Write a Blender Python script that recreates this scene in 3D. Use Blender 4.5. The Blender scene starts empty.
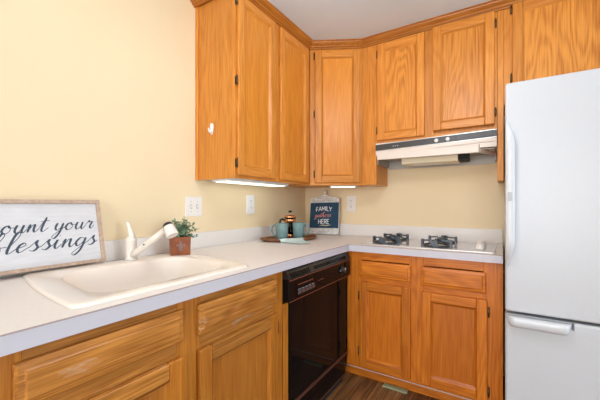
import bpy, bmesh, math, random
from mathutils import Vector, Matrix
random.seed(7)
S = bpy.context.scene
COL = S.collection
PI = math.pi

# ------------------------------------------------------------------ camera
cd = bpy.data.cameras.new('camera'); cam = bpy.data.objects.new('camera', cd); COL.objects.link(cam)
cam.location = (1.546, -2.6197, 1.1839)
cam.rotation_euler = (PI/2, 0, 0.5628)
cd.sensor_width = 36; cd.lens = 319.57*36/600
cd.shift_x = 0.0002; cd.shift_y = 4.56/600
cd.clip_start = 0.05
S.camera = cam
# ------------------------------------------------------------------ world, light, exposure
S.view_settings.view_transform = 'Standard'; S.view_settings.look = 'None'
S.view_settings.exposure = 0.0; S.view_settings.gamma = 1; S.view_settings.use_curve_mapping = False
w = bpy.data.worlds.new('world'); S.world = w; w.use_nodes = True
bg = w.node_tree.nodes['Background']; bg.inputs[0].default_value = (0.80, 0.88, 1.0, 1); bg.inputs[1].default_value = 0.9

def area(name, loc, target, size, size_y, power, col):
    l = bpy.data.lights.new(name, 'AREA'); l.shape = 'RECTANGLE'; l.size = size; l.size_y = size_y
    l.energy = power; l.color = col
    o = bpy.data.objects.new(name, l); COL.objects.link(o); o.location = loc
    o.rotation_euler = (Vector(target)-Vector(loc)).to_track_quat('-Z', 'Y').to_euler()
    return o
area('added_side_light', (6.96, -2.3, 1.2), (0, -1.9, 2.8), 2.8, 1.9, 148, (0.74, 0.88, 1.0))  # added cool area light, set in the made-up opening at the right
area('added_rear_light', (1.7, -7.46, 1.25), (1.1, 0, 2.2), 3.5, 2.0, 192, (0.95, 0.97, 1.0))  # added area light far behind the camera, standing in for unseen daylight

# ------------------------------------------------------------------ materials
def nmat(name, col, rough=0.5, metal=0.0, spec=0.5, coat=0.0, trans=0.0):
    m = bpy.data.materials.new(name); m.use_nodes = True
    b = m.node_tree.nodes['Principled BSDF']
    b.inputs['Base Color'].default_value = (*col, 1); b.inputs['Roughness'].default_value = rough
    b.inputs['Metallic'].default_value = metal; b.inputs['Specular IOR Level'].default_value = spec
    b.inputs['Coat Weight'].default_value = coat
    if trans: b.inputs['Transmission Weight'].default_value = trans
    return m
def N(m, t): return m.node_tree.nodes.new(t)
def L(m, a, b): m.node_tree.links.new(a, b)
def mottled(name, c1, c2, scale, rough=0.5, detail=3, spec=0.5, bump=0.0, stretch=(1,1,1), metal=0.0, coat=0.0):
    m = nmat(name, c1, rough, metal, spec, coat)
    b = m.node_tree.nodes['Principled BSDF']
    tc = N(m, 'ShaderNodeTexCoord'); mp = N(m, 'ShaderNodeMapping'); mp.inputs['Scale'].default_value = stretch
    nz = N(m, 'ShaderNodeTexNoise'); nz.inputs['Scale'].default_value = scale; nz.inputs['Detail'].default_value = detail
    rp = N(m, 'ShaderNodeValToRGB')
    rp.color_ramp.elements[0].position = .32; rp.color_ramp.elements[1].position = .68
    rp.color_ramp.elements[0].color = (*c1, 1); rp.color_ramp.elements[1].color = (*c2, 1)
    L(m, tc.outputs['Object'], mp.inputs[0]); L(m, mp.outputs[0], nz.inputs['Vector']); L(m, nz.outputs['Fac'], rp.inputs[0]); L(m, rp.outputs[0], b.inputs['Base Color'])
    if bump:
        bp = N(m, 'ShaderNodeBump'); bp.inputs['Strength'].default_value = bump; bp.inputs['Distance'].default_value = .002
        L(m, nz.outputs['Fac'], bp.inputs['Height']); L(m, bp.outputs[0], b.inputs['Normal'])
    return m
def oak(name, axis, light, dark, contrast=1.0, rough=0.34, worn=0.0):
    """oak with flowing growth-ring contours and fine pores running along one axis"""
    m = nmat(name, light, rough, 0, 0.32, 0.0)
    b = m.node_tree.nodes['Principled BSDF']
    tc = N(m, 'ShaderNodeTexCoord'); oi = N(m, 'ShaderNodeObjectInfo')
    mul = N(m, 'ShaderNodeVectorMath'); mul.operation = 'MULTIPLY'; mul.inputs[1].default_value = (7.3, 3.1, 5.7)
    cmb = N(m, 'ShaderNodeCombineXYZ')
    for k in range(3): L(m, oi.outputs['Random'], cmb.inputs[k])
    L(m, cmb.outputs[0], mul.inputs[0])
    add = N(m, 'ShaderNodeVectorMath'); add.operation = 'ADD'
    L(m, tc.outputs['Object'], add.inputs[0]); L(m, mul.outputs[0], add.inputs[1])
    def noise(along, across, detail, rgh=.5):
        mp = N(m, 'ShaderNodeMapping'); s = [across]*3; s[axis] = along; mp.inputs['Scale'].default_value = s
        nz = N(m, 'ShaderNodeTexNoise'); nz.inputs['Scale'].default_value = 1; nz.inputs['Detail'].default_value = detail; nz.inputs['Roughness'].default_value = rgh
        L(m, add.outputs[0], mp.inputs[0]); L(m, mp.outputs[0], nz.inputs['Vector']); return nz.outputs['Fac']
    def mth(op, a, bb=None):
        n = N(m, 'ShaderNodeMath'); n.operation = op
        for i, v in enumerate((a, bb)):
            if v is None: continue
            if isinstance(v, (int, float)): n.inputs[i].default_value = v
            else: L(m, v, n.inputs[i])
        return n.outputs[0]
    rings = mth('SINE', mth('MULTIPLY', noise(1.0, 6.5, 2, .4), 86.0))
    rings = mth('MULTIPLY', mth('ADD', rings, 1.0), 0.5 if contrast > 1.2 else .3)
    pores = noise(5, 170, 3)
    broad = noise(.8, 14, 3)
    v = mth('ADD', mth('MULTIPLY', rings, 0.20*contrast), mth('MULTIPLY', pores, 0.78*contrast))
    v = mth('ADD', v, mth('MULTIPLY', broad, 0.30))
    v = mth('ADD', v, -0.155 - .30*(contrast-1))
    rp = N(m, 'ShaderNodeValToRGB'); e = rp.color_ramp.elements
    e[0].position = .23; e[0].color = (*dark, 1); e[1].position = .68; e[1].color = (*light, 1)
    L(m, v, rp.inputs[0])
    out = rp.outputs[0]
    if worn:      # patches where the varnish has worn pale
        wn = noise(6, 26, 5, .65)
        wr = N(m, 'ShaderNodeValToRGB'); wr.color_ramp.elements[0].position = .60; wr.color_ramp.elements[1].position = .72
        wr.color_ramp.elements[1].color = (worn, worn, worn, 1)
        L(m, wn, wr.inputs[0])
        mx = N(m, 'ShaderNodeMix'); mx.data_type = 'RGBA'; L(m, wr.outputs[0], mx.inputs['Factor']); L(m, out, mx.inputs['A']); mx.inputs['B'].default_value = (.62, .46, .34, 1)
        out = mx.outputs['Result']
    hs = N(m, 'ShaderNodeHueSaturation'); mr = N(m, 'ShaderNodeMapRange'); mr.inputs['To Min'].default_value = .90; mr.inputs['To Max'].default_value = 1.14
    L(m, oi.outputs['Random'], mr.inputs['Value']); L(m, mr.outputs[0], hs.inputs['Value']); L(m, out, hs.inputs['Color']); out = hs.outputs[0]
    L(m, out, b.inputs['Base Color'])
    bp = N(m, 'ShaderNodeBump'); bp.inputs['Strength'].default_value = .12; bp.inputs['Distance'].default_value = .001
    L(m, pores, bp.inputs['Height']); L(m, bp.outputs[0], b.inputs['Normal'])
    return m

UL, UD = (.78, .32, .060), (.52, .17, .020)
BL, BD = (.70, .22, .020), (.38, .085, .006)
OV = oak('oak_upright', 2, UL, UD); OH = oak('oak_crosswise', 0, UL, UD)
OF = oak('oak_fine_panel', 2, (.78, .32, .050), (.57, .185, .020), .8)
OC = oak('oak_cathedral_panel', 2, (.74, .295, .050), (.47, .145, .016), 1.3)
BV = oak('aged_oak_upright', 2, BL, BD); BH = oak('aged_oak_crosswise', 0, BL, BD)
BP = oak('aged_oak_panel', 2, (.66, .20, .016), (.41, .095, .006), .8)
WV = oak('worn_oak_upright', 2, (.56, .215, .030), (.36, .105, .010), 1.1); WH = oak('worn_oak_crosswise', 0, (.56, .23, .045), (.24, .075, .010), 1.15, .34, .55)
WP = oak('worn_oak_panel', 2, (.54, .20, .030), (.38, .115, .012), .9, .4, .22)
CR = oak('oak_moulding', 0, (.54, .20, .030), (.33, .10, .012))
CRY = oak('oak_moulding_side', 1, (.54, .20, .030), (.33, .10, .012))
WALL = mottled('cream_wall_paint', (.825, .66, .425), (.84, .675, .44), 3, .75, 2, .25)
CEIL = mottled('ceiling_paint', (.735, .865, .975), (.75, .88, .985), 5, .9, 2, .1)
LAM = mottled('speckled_laminate', (.82, .745, .70), (.86, .79, .75), 160, .42, 2)
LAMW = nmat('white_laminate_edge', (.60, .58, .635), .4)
SPL = mottled('backsplash_laminate', (.78, .72, .67), (.82, .765, .725), 150, .45, 2)
SEAM = nmat('laminate_seam', (.42, .33, .32), .6)
BISC = nmat('biscuit_enamel', (.91, .80, .705), .2, 0, .5, .3)
BISC2 = nmat('biscuit_plastic', (.79, .715, .63), .25, 0, .5, .2)
WHITE = nmat('white_plastic', (.83, .82, .80), .35)
TUBE = nmat('lit_diffuser', (.85, .85, .82), .5)
TUBE.node_tree.nodes['Principled BSDF'].inputs['Emission Color'].default_value = (1.0, 1.0, .84, 1)
TUBE.node_tree.nodes['Principled BSDF'].inputs['Emission Strength'].default_value = 1.5
MELA = nmat('white_melamine', (.80, .78, .76), .5)
FRG = mottled('white_fridge_enamel', (.53, .535, .555), (.545, .55, .57), 220, .32, 2, .5, .04)
FRGH = nmat('fridge_handle_white', (.62, .625, .645), .25)
GASK = nmat('grey_gasket', (.12, .12, .13), .6)
DARKGAP = nmat('dark_recess', (.012, .011, .010), .8)
BLK = nmat('black_gloss', (.006, .005, .005), .06, 0, .09)
BLKP = nmat('black_plastic', (.014, .012, .012), .3)
COPT = nmat('copper_trim', (.40, .19, .13), .35, .8)
COP = nmat('polished_copper', (.86, .40, .18), .2, 1)
BRS = nmat('antique_bronze', (.13, .075, .035), .4, .7)
STL = nmat('brushed_steel', (.62, .60, .58), .3, .9)
HOODW = nmat('cream_hood_enamel', (.82, .72, .63), .35)
HOODG = nmat('hood_inner_grey', (.42, .39, .35), .5, .3)
HOODK = mottled('hood_black_strip', (.035, .033, .032), (.06, .055, .052), 60, .35, 2, .5, 0, (1, 1, 12))
LENS = nmat('hood_lens', (.80, .70, .50), .4)
GLASSTOP = nmat('cooktop_pale_glass', (.52, .48, .455), .1, .0, .5, .4)
IRON = nmat('grate_iron', (.06, .075, .095), .32, .2)
BURN = nmat('burner_cap', (.05, .05, .05), .5)
ALU = nmat('burner_alloy', (.60, .56, .50), .35, .8)
TEAL = mottled('teal_glaze', (.14, .235, .235), (.19, .30, .295), 22, .28, 4, .5, .1)
TEALD = nmat('teal_glaze_inside', (.10, .20, .20), .3)
WALN = mottled('walnut', (.15, .055, .02), (.29, .115, .042), 12, .42, 5, .5, 0, (1, 7, 7))
NAP = mottled('pale_teal_cloth', (.56, .69, .67), (.64, .76, .74), 60, .9, 3, .2, .3)
GLS = nmat('clear_glass', (.95, .97, .96), .03, 0, .5, 0, 1.0)
COFF = nmat('dark_coffee', (.20, .10, .05), .2)
RUST = mottled('rusty_brown_metal', (.18, .044, .012), (.32, .088, .025), 24, .4, 5, .5, .1)
SILV = nmat('pewter', (.30, .19, .18), .35, .5)
LEAF = mottled('grey_green_leaf', (.075, .15, .07), (.17, .27, .16), 40, .6, 2)
LEAF2 = mottled('pale_sage_leaf', (.20, .31, .20), (.29, .40, .28), 40, .6, 2)
STEM = nmat('plant_stem', (.14, .12, .05), .7)
SOIL = nmat('potting_soil', (.03, .02, .014), .9)
SGNW = mottled('whitewashed_board', (.61, .595, .605), (.69, .675, .685), 3, .6, 5, .3, 0, (4, 1, 22))
SGNF = mottled('pale_wood_frame', (.42, .29, .21), (.56, .41, .31), 9, .6, 4, .3, 0, (8, 1, 8))
INK = nmat('slate_blue_ink', (.04, .06, .09), .6)
NAVY = mottled('navy_chalk_board', (.012, .045, .085), (.02, .065, .115), 14, .6, 4, .3)
DIST = mottled('distressed_white_wood', (.62, .58, .53), (.84, .82, .79), 30, .7, 5, .3, .3)
PAINTW = nmat('white_lettering', (.82, .83, .82), .7)
CORAL = nmat('coral_lettering', (.72, .25, .20), .7)
GOLD = nmat('gold_lettering', (.70, .58, .33), .6)
PLATE = nmat('ivory_plate', (.84, .78, .72), .35)
PLATEW = nmat('white_plate', (.86, .85, .86), .35)
SLOT = nmat('dark_slot', (.05, .04, .035), .6)
KEYS = nmat('dark_key', (.06, .055, .055), .35)
GREY = nmat('grey_mark', (.42, .43, .45), .5)
VENT = nmat('pale_green_vent', (.42, .50, .30), .5)

def floor_mat():
    m = nmat('dark_plank_floor', (.1, .05, .02), .33)
    b = m.node_tree.nodes['Principled BSDF']
    tc = N(m, 'ShaderNodeTexCoord'); mp = N(m, 'ShaderNodeMapping'); mp.inputs['Rotation'].default_value = (0, 0, PI/2)
    br = N(m, 'ShaderNodeTexBrick'); br.inputs['Scale'].default_value = 1
    br.inputs['Brick Width'].default_value = .9; br.inputs['Row Height'].default_value = .085; br.inputs['Mortar Size'].default_value = .0014
    br.inputs['Color1'].default_value = (.36, .175, .068, 1); br.inputs['Color2'].default_value = (.12, .05, .02, 1); br.inputs['Mortar'].default_value = (.015, .008, .004, 1)
    L(m, tc.outputs['Object'], mp.inputs[0]); L(m, mp.outputs[0], br.inputs['Vector'])
    m2 = N(m, 'ShaderNodeMapping'); m2.inputs['Scale'].default_value = (60, 3, 3); nz = N(m, 'ShaderNodeTexNoise'); nz.inputs['Scale'].default_value = 1; nz.inputs['Detail'].default_value = 5
    L(m, tc.outputs['Object'], m2.inputs[0]); L(m, m2.outputs[0], nz.inputs['Vector'])
    rp = N(m, 'ShaderNodeValToRGB'); rp.color_ramp.elements[0].position = .35; rp.color_ramp.elements[0].color = (.35, .33, .30, 1); rp.color_ramp.elements[1].position = .7; rp.color_ramp.elements[1].color = (1.5, 1.4, 1.3, 1)
    L(m, nz.outputs['Fac'], rp.inputs[0])
    mx = N(m, 'ShaderNodeMix'); mx.data_type = 'RGBA'; mx.blend_type = 'MULTIPLY'; mx.inputs['Factor'].default_value = 1
    L(m, br.outputs['Color'], mx.inputs['A']); L(m, rp.outputs[0], mx.inputs['B']); L(m, mx.outputs['Result'], b.inputs['Base Color'])
    return m
FLOOR = floor_mat()

# ------------------------------------------------------------------ mesh helpers
class MB:
    """collects shapes and links them as one mesh object"""
    def __init__(s, inv=None): s.bm = bmesh.new(); s.mats = []; s.T = inv
    def mi(s, m):
        if m not in s.mats: s.mats.append(m)
        return s.mats.index(m)
    def face(s, vs, k, smooth=False):
        try: f = s.bm.faces.new(vs)
        except ValueError: return
        f.material_index = k; f.smooth = smooth
    def V(s, p): return s.bm.verts.new(p)
    def box(s, x0, x1, y0, y1, z0, z1, m):
        k = s.mi(m); v = [s.V((x, y, z)) for z in (z0, z1) for y in (y0, y1) for x in (x0, x1)]
        for q in ((0,2,3,1), (4,5,7,6), (0,1,5,4), (2,6,7,3), (0,4,6,2), (1,3,7,5)): s.face([v[i] for i in q], k)
        return s
    def prism(s, pts, axis, a, b, m, smooth=False):
        """extrude a 2D outline along an axis; pts are the two other coordinates in order"""
        k = s.mi(m)
        def P(p, t):
            q = list(p); q.insert(axis, t); return q
        A = [s.V(P(p, a)) for p in pts]; B = [s.V(P(p, b)) for p in pts]; n = len(pts)
        s.face(A[::-1], k); s.face(B, k)
        for i in range(n): s.face([A[i], A[(i+1)%n], B[(i+1)%n], B[i]], k, smooth)
        return s
    def loft(s, rings, m, cap0=True, cap1=True, smooth=True):
        k = s.mi(m); R = [[s.V(p) for p in r] for r in rings]; n = len(R[0])
        for a, b in zip(R, R[1:]):
            for i in range(n): s.face([a[i], a[(i+1)%n], b[(i+1)%n], b[i]], k, smooth)
        if cap0: s.face(R[0][::-1], k)
        if cap1: s.face(R[-1], k)
        return s
    def lathe(s, prof, m, c=(0,0,0), n=28, cap0=True, cap1=True, axis=None):
        rings = []
        q = Vector((0,0,1)).rotation_difference(Vector(axis)) if axis else None
        for r, z in prof:
            ring = []
            for i in range(n):
                t = 2*PI*i/n; p = Vector((r*math.cos(t), r*math.sin(t), z))
                if q: p = q @ p
                ring.append(p + Vector(c))
            rings.append(ring)
        return s.loft(rings, m, cap0, cap1)
    def tube(s, pts, r, m, n=10, flat=1.0):
        pts = [Vector(p) for p in pts]; rings = []
        rr = r if isinstance(r, (list, tuple)) else [r]*len(pts)
        up = None
        for i, p in enumerate(pts):
            d = (pts[min(i+1, len(pts)-1)] - pts[max(i-1, 0)]).normalized()
            if up is None:
                up = Vector((0,0,1)) if abs(d.z) < .9 else Vector((1,0,0))
            u = (up - d*up.dot(d)).normalized(); v = d.cross(u); up = u
            rings.append([p + (u*math.cos(2*PI*j/n) + v*math.sin(2*PI*j/n)*flat)*rr[i] for j in range(n)])
        return s.loft(rings, m)
    def build(s, name, parent=None, bevel=0.0, seg=2, sharp=30):
        bmesh.ops.recalc_face_normals(s.bm, faces=s.bm.faces[:])
        if s.T is not None: bmesh.ops.transform(s.bm, matrix=s.T, verts=s.bm.verts[:])
        me = bpy.data.meshes.new(name); s.bm.to_mesh(me); s.bm.free()
        for m in s.mats: me.materials.append(m)
        o = bpy.data.objects.new(name, me); COL.objects.link(o)
        if parent: o.parent = parent
        if bevel:
            b = o.modifiers.new('bevel', 'BEVEL'); b.width = bevel; b.segments = seg; b.limit_method = 'ANGLE'; b.angle_limit = math.radians(35)
        return o
def thing(name, label, cat, loc=(0,0,0), rz=0, group=None):
    o = bpy.data.objects.new(name, None); COL.objects.link(o); o.empty_display_size = .1
    o.location = loc; o.rotation_euler = (0, 0, rz); return tag(o, label, cat, group)
def tag(o, label, cat, group=None):
    o['label'] = label; o['category'] = cat
    if group: o['group'] = group
    return o
def struct(o): o['kind'] = 'structure'; return o
def rrect(x0, x1, y0, y1, r, n=6, bow=0.0):
    pts = []
    for cx, cy, a0 in ((x1-r, y1-r, 0), (x0+r, y1-r, 90), (x0+r, y0+r, 180), (x1-r, y0+r, 270)):
        for i in range(n+1):
            a = math.radians(a0 + 90*i/n); pts.append((cx+r*math.cos(a), cy+r*math.sin(a)))
    if bow:
        xm, hx = (x0+x1)/2, (x1-x0)/2
        out = []
        for (x, y) in pts:
            t = 1-((x-xm)/hx)**2
            out.append((x, y + (bow*t if y > (y0+y1)/2 else -bow*t)))
        # densify the two short sides so that the bow reads as a curve
        res = []
        for i, p in enumerate(out):
            res.append(p); q = out[(i+1) % len(out)]
            P0, Q0 = pts[i], pts[(i+1) % len(pts)]
            if abs(P0[1]-Q0[1]) < 1e-6 and abs(P0[0]-Q0[0]) > .03:
                for j in range(1, 8):
                    x = P0[0]+(Q0[0]-P0[0])*j/8; t = 1-((x-xm)/hx)**2
                    res.append((x, P0[1] + (bow*t if P0[1] > (y0+y1)/2 else -bow*t)))
        return res
    return pts
def crom(pts, k=8):
    P = [Vector((*p, 0)) for p in pts]
    if len(P) < 3:
        return [P[0].lerp(P[1], i/k) for i in range(k+1)]
    P = [2*P[0]-P[1]] + P + [2*P[-1]-P[-2]]; out = []
    for i in range(1, len(P)-2):
        a, b, c, d = P[i-1:i+3]
        for j in range(k):
            t = j/k
            out.append(.5*((2*b) + (c-a)*t + (2*a-5*b+4*c-d)*t*t + (3*b-a-3*c+d)*t**3))
    out.append(P[-2]); return out

# ------------------------------------------------------------------ hand lettering
G = {
 'c': (.95, [[(.8,.8),(.5,1),(.15,.75),(.05,.4),(.3,0),(.6,.1),(1.0,.5)]]),
 'o': (1.0, [[(.5,1),(.2,.85),(.05,.4),(.3,0),(.65,.2),(.72,.65),(.5,1),(.62,.72),(1.0,.72)]]),
 'u': (1.15, [[(0,.6),(.18,1),(.12,.35),(.32,0),(.6,.3),(.78,1)], [(.78,1),(.72,.3),(.9,0),(1.18,.5)]]),
 'n': (1.08, [[(0,.6),(.18,1),(.12,0)], [(.12,.1),(.4,.85),(.6,.95),(.62,.3),(.8,0),(1.1,.5)]]),
 't': (.85, [[(0,.5),(.42,1.9)], [(.42,1.9),(.25,.4),(.45,0),(.88,.5)], [(-.02,1.3),(.8,1.45)]]),
 'y': (1.1, [[(0,.6),(.18,1),(.12,.35),(.35,.05),(.65,.4),(.8,1)], [(.8,1),(.65,-.3),(.3,-1.05),(.02,-.8),(.4,-.25),(1.12,.5)]]),
 'r': (.95, [[(0,.5),(.3,1.15),(.38,.92),(.68,.95),(.55,.3),(.75,0),(1.0,.5)]]),
 'b': (1.0, [[(0,.4),(.5,1.7),(.45,2.25),(.22,1.9),(.1,.4),(.32,0),(.66,.35),(.5,.85),(.5,.7),(1.0,.72)]]),
 'l': (.65, [[(0,.4),(.5,1.7),(.45,2.25),(.22,1.9),(.12,.3),(.3,0),(.68,.5)]]),
 'e': (.8, [[(0,.4),(.5,.7),(.42,1),(.15,.8),(.08,.35),(.32,0),(.82,.5)]]),
 's': (.85, [[(0,.4),(.42,1.15),(.42,.8),(.62,.35),(.4,0),(.1,.12)], [(.4,0),(.88,.5)]]),
 'i': (.65, [[(0,.5),(.2,1),(.15,.3),(.35,0),(.68,.5)], [(.27,1.42),(.33,1.52)]]),
 'g': (1.0, [[(.68,.9),(.3,1),(.05,.5),(.25,.02),(.6,.4),(.75,1)], [(.75,1),(.62,-.4),(.25,-1.05),(0,-.8),(.4,-.25),(1.02,.5)]]),
 'a': (1.05, [[(.68,.9),(.3,1),(.05,.5),(.25,.02),(.6,.4),(.75,1)], [(.75,1),(.67,.3),(.82,0),(1.08,.5)]]),
 'h': (1.08, [[(0,.4),(.5,1.7),(.45,2.25),(.22,1.9),(.12,0)], [(.12,.1),(.4,.85),(.6,.95),(.62,.3),(.8,0),(1.1,.5)]]),
 ' ': (.62, []),
 'F': (.75, [[(.05,0),(.05,1)], [(.05,1),(.6,1)], [(.05,.52),(.5,.52)]]),
 'A': (.9, [[(0,0),(.4,1)], [(.4,1),(.8,0)], [(.15,.35),(.65,.35)]]),
 'M': (1.05, [[(.05,0),(.1,1)], [(.1,1),(.48,.25)], [(.48,.25),(.86,1)], [(.86,1),(.92,0)]]),
 'I': (.32, [[(.1,0),(.1,1)]]),
 'L': (.68, [[(.05,1),(.05,0)], [(.05,0),(.55,0)]]),
 'Y': (.8, [[(0,1),(.36,.5)], [(.72,1),(.36,.5)], [(.36,.5),(.36,0)]]),
 'H': (.9, [[(.05,0),(.05,1)], [(.7,0),(.7,1)], [(.05,.5),(.7,.5)]]),
 'E': (.75, [[(.05,0),(.05,1)], [(.05,1),(.58,1)], [(.05,.52),(.5,.52)], [(.05,0),(.58,0)]]),
 'R': (.82, [[(.05,0),(.05,1)], [(.05,1),(.5,1),(.62,.77),(.5,.54),(.05,.52)], [(.3,.52),(.66,0)]]),
}
def word_width(t): return sum(G[c][0] for c in t)
def lettering(mb, text, u0, v0, h, sx, wt, m, slant=.28, rise=0.0, arch=0.0, thin=.3, P=None, d=.0006):
    """raised brush strokes; P maps board coordinates (u, v, out) to local points"""
    k = mb.mi(m); W = word_width(text)*h*sx; x = 0
    for ch in text:
        adv, strokes = G[ch]
        for st in strokes:
            pts = crom(st, 7); n = len(pts); ws = []
            Q = []
            for p in pts:
                u = (x + p.x + slant*p.y)*h*sx; Q.append(Vector((u0+u, v0 + p.y*h + rise*u - arch*((u-W/2)/(W/2))**2, 0)))
            for i in range(n):
                t = (Q[min(i+1, n-1)]-Q[max(i-1, 0)]); t = t.normalized() if t.length > 0 else Vector((1,0,0))
                wv = wt*(thin + (1-thin)*max(0, -t.y)**.8) if thin < 1 else wt
                if thin < 1: wv *= (.55 if i in (0, n-1) else 1)
                ws.append((t, wv))
            top = []; bot = []
            for p, (t, wv) in zip(Q, ws):
                nrm = Vector((-t.y, t.x, 0))
                for sgn, lst in ((1, top), (-1, bot)):
                    q = p + nrm*(sgn*wv/2); lst.append((q.x, q.y))
            fa = [mb.V(P(a[0], a[1], d)) for a in top]; fb = [mb.V(P(a[0], a[1], d)) for a in bot]
            ba = [mb.V(P(a[0], a[1], 0)) for a in top]; bb = [mb.V(P(a[0], a[1], 0)) for a in bot]
            for i in range(n-1):
                mb.face([fa[i], fa[i+1], fb[i+1], fb[i]], k); mb.face([fa[i], ba[i], ba[i+1], fa[i+1]], k); mb.face([fb[i], fb[i+1], bb[i+1], bb[i]], k)
        x += adv

# ================================================================== THE SETTING
WX = -0.044; CZ = 2.44
struct(MB().box(WX-.1, 7.0, -7.5, .1, -.1, 0, FLOOR).build('floor'))
struct(MB().box(WX-.1, 7.1, -7.6, .1, CZ, CZ+.1, CEIL).build('ceiling'))
struct(MB().box(WX-.1, WX, -7.5, .1, 0, CZ, WALL).build('wall_left'))
struct(MB().box(WX, 7.0, 0, .1, 0, CZ, WALL).build('wall_back'))
def holed_wall(name, fixed0, fixed1, a0, a1, h0, h1, z0, z1, axis):
    mb = MB()
    def b(p0, p1, q0, q1):
        if axis == 'x': mb.box(fixed0, fixed1, p0, p1, q0, q1, WALL)
        else: mb.box(p0, p1, fixed0, fixed1, q0, q1, WALL)
    b(a0, h0, 0, CZ); b(h1, a1, 0, CZ); b(h0, h1, 0, z0); b(h0, h1, z1, CZ)
    return struct(mb.build(name))
holed_wall('wall_right', 7.0, 7.1, -7.5, .1, -3.75, -.85, .2, 2.2, 'x')
holed_wall('wall_front', -7.6, -7.5, WX-.1, 7.1, -.05, 3.5, .2, 2.3, 'y')
def win(name, axis, f, a0, a1, z0, z1):
    mb = MB(); t = .05
    def b(p0, p1, q0, q1):
        if axis == 'x': mb.box(f, f+.06, p0, p1, q0, q1, WHITE)
        else: mb.box(p0, p1, f, f+.06, q0, q1, WHITE)
    b(a0, a0+t, z0, z1); b(a1-t, a1, z0, z1); b(a0+t, a1-t, z0, z0+t); b(a0+t, a1-t, z1-t, z1); mid = (a0+a1)/2; b(mid-.025, mid+.025, z0+t, z1-t)
    return struct(mb.build(name))
win('added_window_1', 'x', 7.02, -3.75, -.85, .2, 2.2); win('added_window_2', 'y', -7.58, -.05, 3.5, .2, 2.3)  # made-up window frames out of view, around the two added area lights
lamp = thing('added_fill_lamp', 'added white globe fill lamp, out of view over the kitchen floor', 'lamp', (1.25, -1.75, CZ))  # added glowing globe above the view, brightens counters and ceiling
MB().lathe([(.06, -.025), (.06, -.001)], WHITE, n=20).build('canopy', lamp)
MB().lathe([(.006, -.16), (.006, -.024)], WHITE, n=10).build('stem', lamp)
GLOBE = nmat('lit_globe', (.9, .88, .85), .4)
GLOBE.node_tree.nodes['Principled BSDF'].inputs['Emission Color'].default_value = (.95, .97, 1.0, 1)
GLOBE.node_tree.nodes['Principled BSDF'].inputs['Emission Strength'].default_value = 21
MB().lathe([(.16*math.sin(PI*i/16)+.0005, -.31-.16*math.cos(PI*i/16)) for i in range(17)], GLOBE, n=28).build('globe', lamp)

# ================================================================== CABINET BUILDERS (front faces local -y)
def door(parent, x0, x1, z0, z1, mv, mh, mp, hinge=None, st=.052, th=.02, hz=None, label=None):
    mb = MB()
    for a, b in ((x0, x0+st), (x1-st, x1)): mb.box(a, b, -th, -.0008, z0, z1, mv)
    for a, b in ((z0, z0+st), (z1-st, z1)): mb.box(x0+st, x1-st, -th, -.0008, a, b, mh)
    d = mb.build('door', parent, .005, 3)
    # sloped bead running round the inside of the frame, then the recessed panel
    bd = MB(); a0, a1, c0, c1 = x0+st, x1-st, z0+st, z1-st; s_ = .012
    for o, p, k in (((a0,c0),(a0,c1),mv), ((a1,c0),(a1,c1),mv), ((a0,c0),(a1,c0),mh), ((a0,c1),(a1,c1),mh)):
        def inn(q): return (q[0]+(s_ if q[0] == a0 else -s_), q[1]+(s_ if q[1] == c0 else -s_))
        oi, pi = inn(o), inn(p)
        v = [bd.V((o[0], -th+.002, o[1])), bd.V((p[0], -th+.002, p[1])), bd.V((pi[0], -.0065, pi[1])), bd.V((oi[0], -.0065, oi[1]))]
        bd.face(v, bd.mi(k))
    bd.build('bead', d)
    MB().box(a0+.001, a1-.001, -.0068, -.001, c0+.001, c1-.001, mp).build('panel', d)
    if hinge:
        xs = x0-.006 if hinge == 'l' else x1+.006
        for z in (hz or (z0+.075, z1-.075)):
            hb = MB().box(xs-.006, xs+.006, -.004, -.0005, z-.021, z+.021, BRS)
            hb.lathe([(.0045, -.024), (.0045, .024)], BRS, (xs, -.012, z), 8)
            hb.lathe([(.003, -.029), (.0045, -.027), (.003, -.024)], BRS, (xs, -.012, z), 8)
            hb.lathe([(.003, .024), (.0045, .027), (.003, .029)], BRS, (xs, -.012, z), 8)
            hb.build('hinge', d)
    return d
def drawer(parent, x0, x1, z0, z1, mh, th=.021, edge=.02):
    def ring(i, y): return [(x0+i, y, z0+i), (x1-i, y, z0+i), (x1-i, y, z1-i), (x0+i, y, z1-i)]
    mb = MB(); mb.loft([ring(0, -.001), ring(0, -.012), ring(.006, -.016), ring(edge-.004, -.017), ring(edge, -th), ], mh, True, True, False)
    return mb.build('drawer_front', parent, .0012)
def face_frame(parent, x0, x1, z0, z1, stiles, rails, mv, mh, name='face_frame', th=.019):
    mb = MB()
    for a, b in stiles: mb.box(a, b, 0, th, z0, z1, mv)
    ss = sorted(stiles)
    for a, b in rails:
        for (p, q), (r, t) in zip(ss, ss[1:]): mb.box(q, r, .0003, th, a, b, mh)
    return mb.build(name, parent, .0012)

UZ0, UZ1 = 1.334, 2.40
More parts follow.
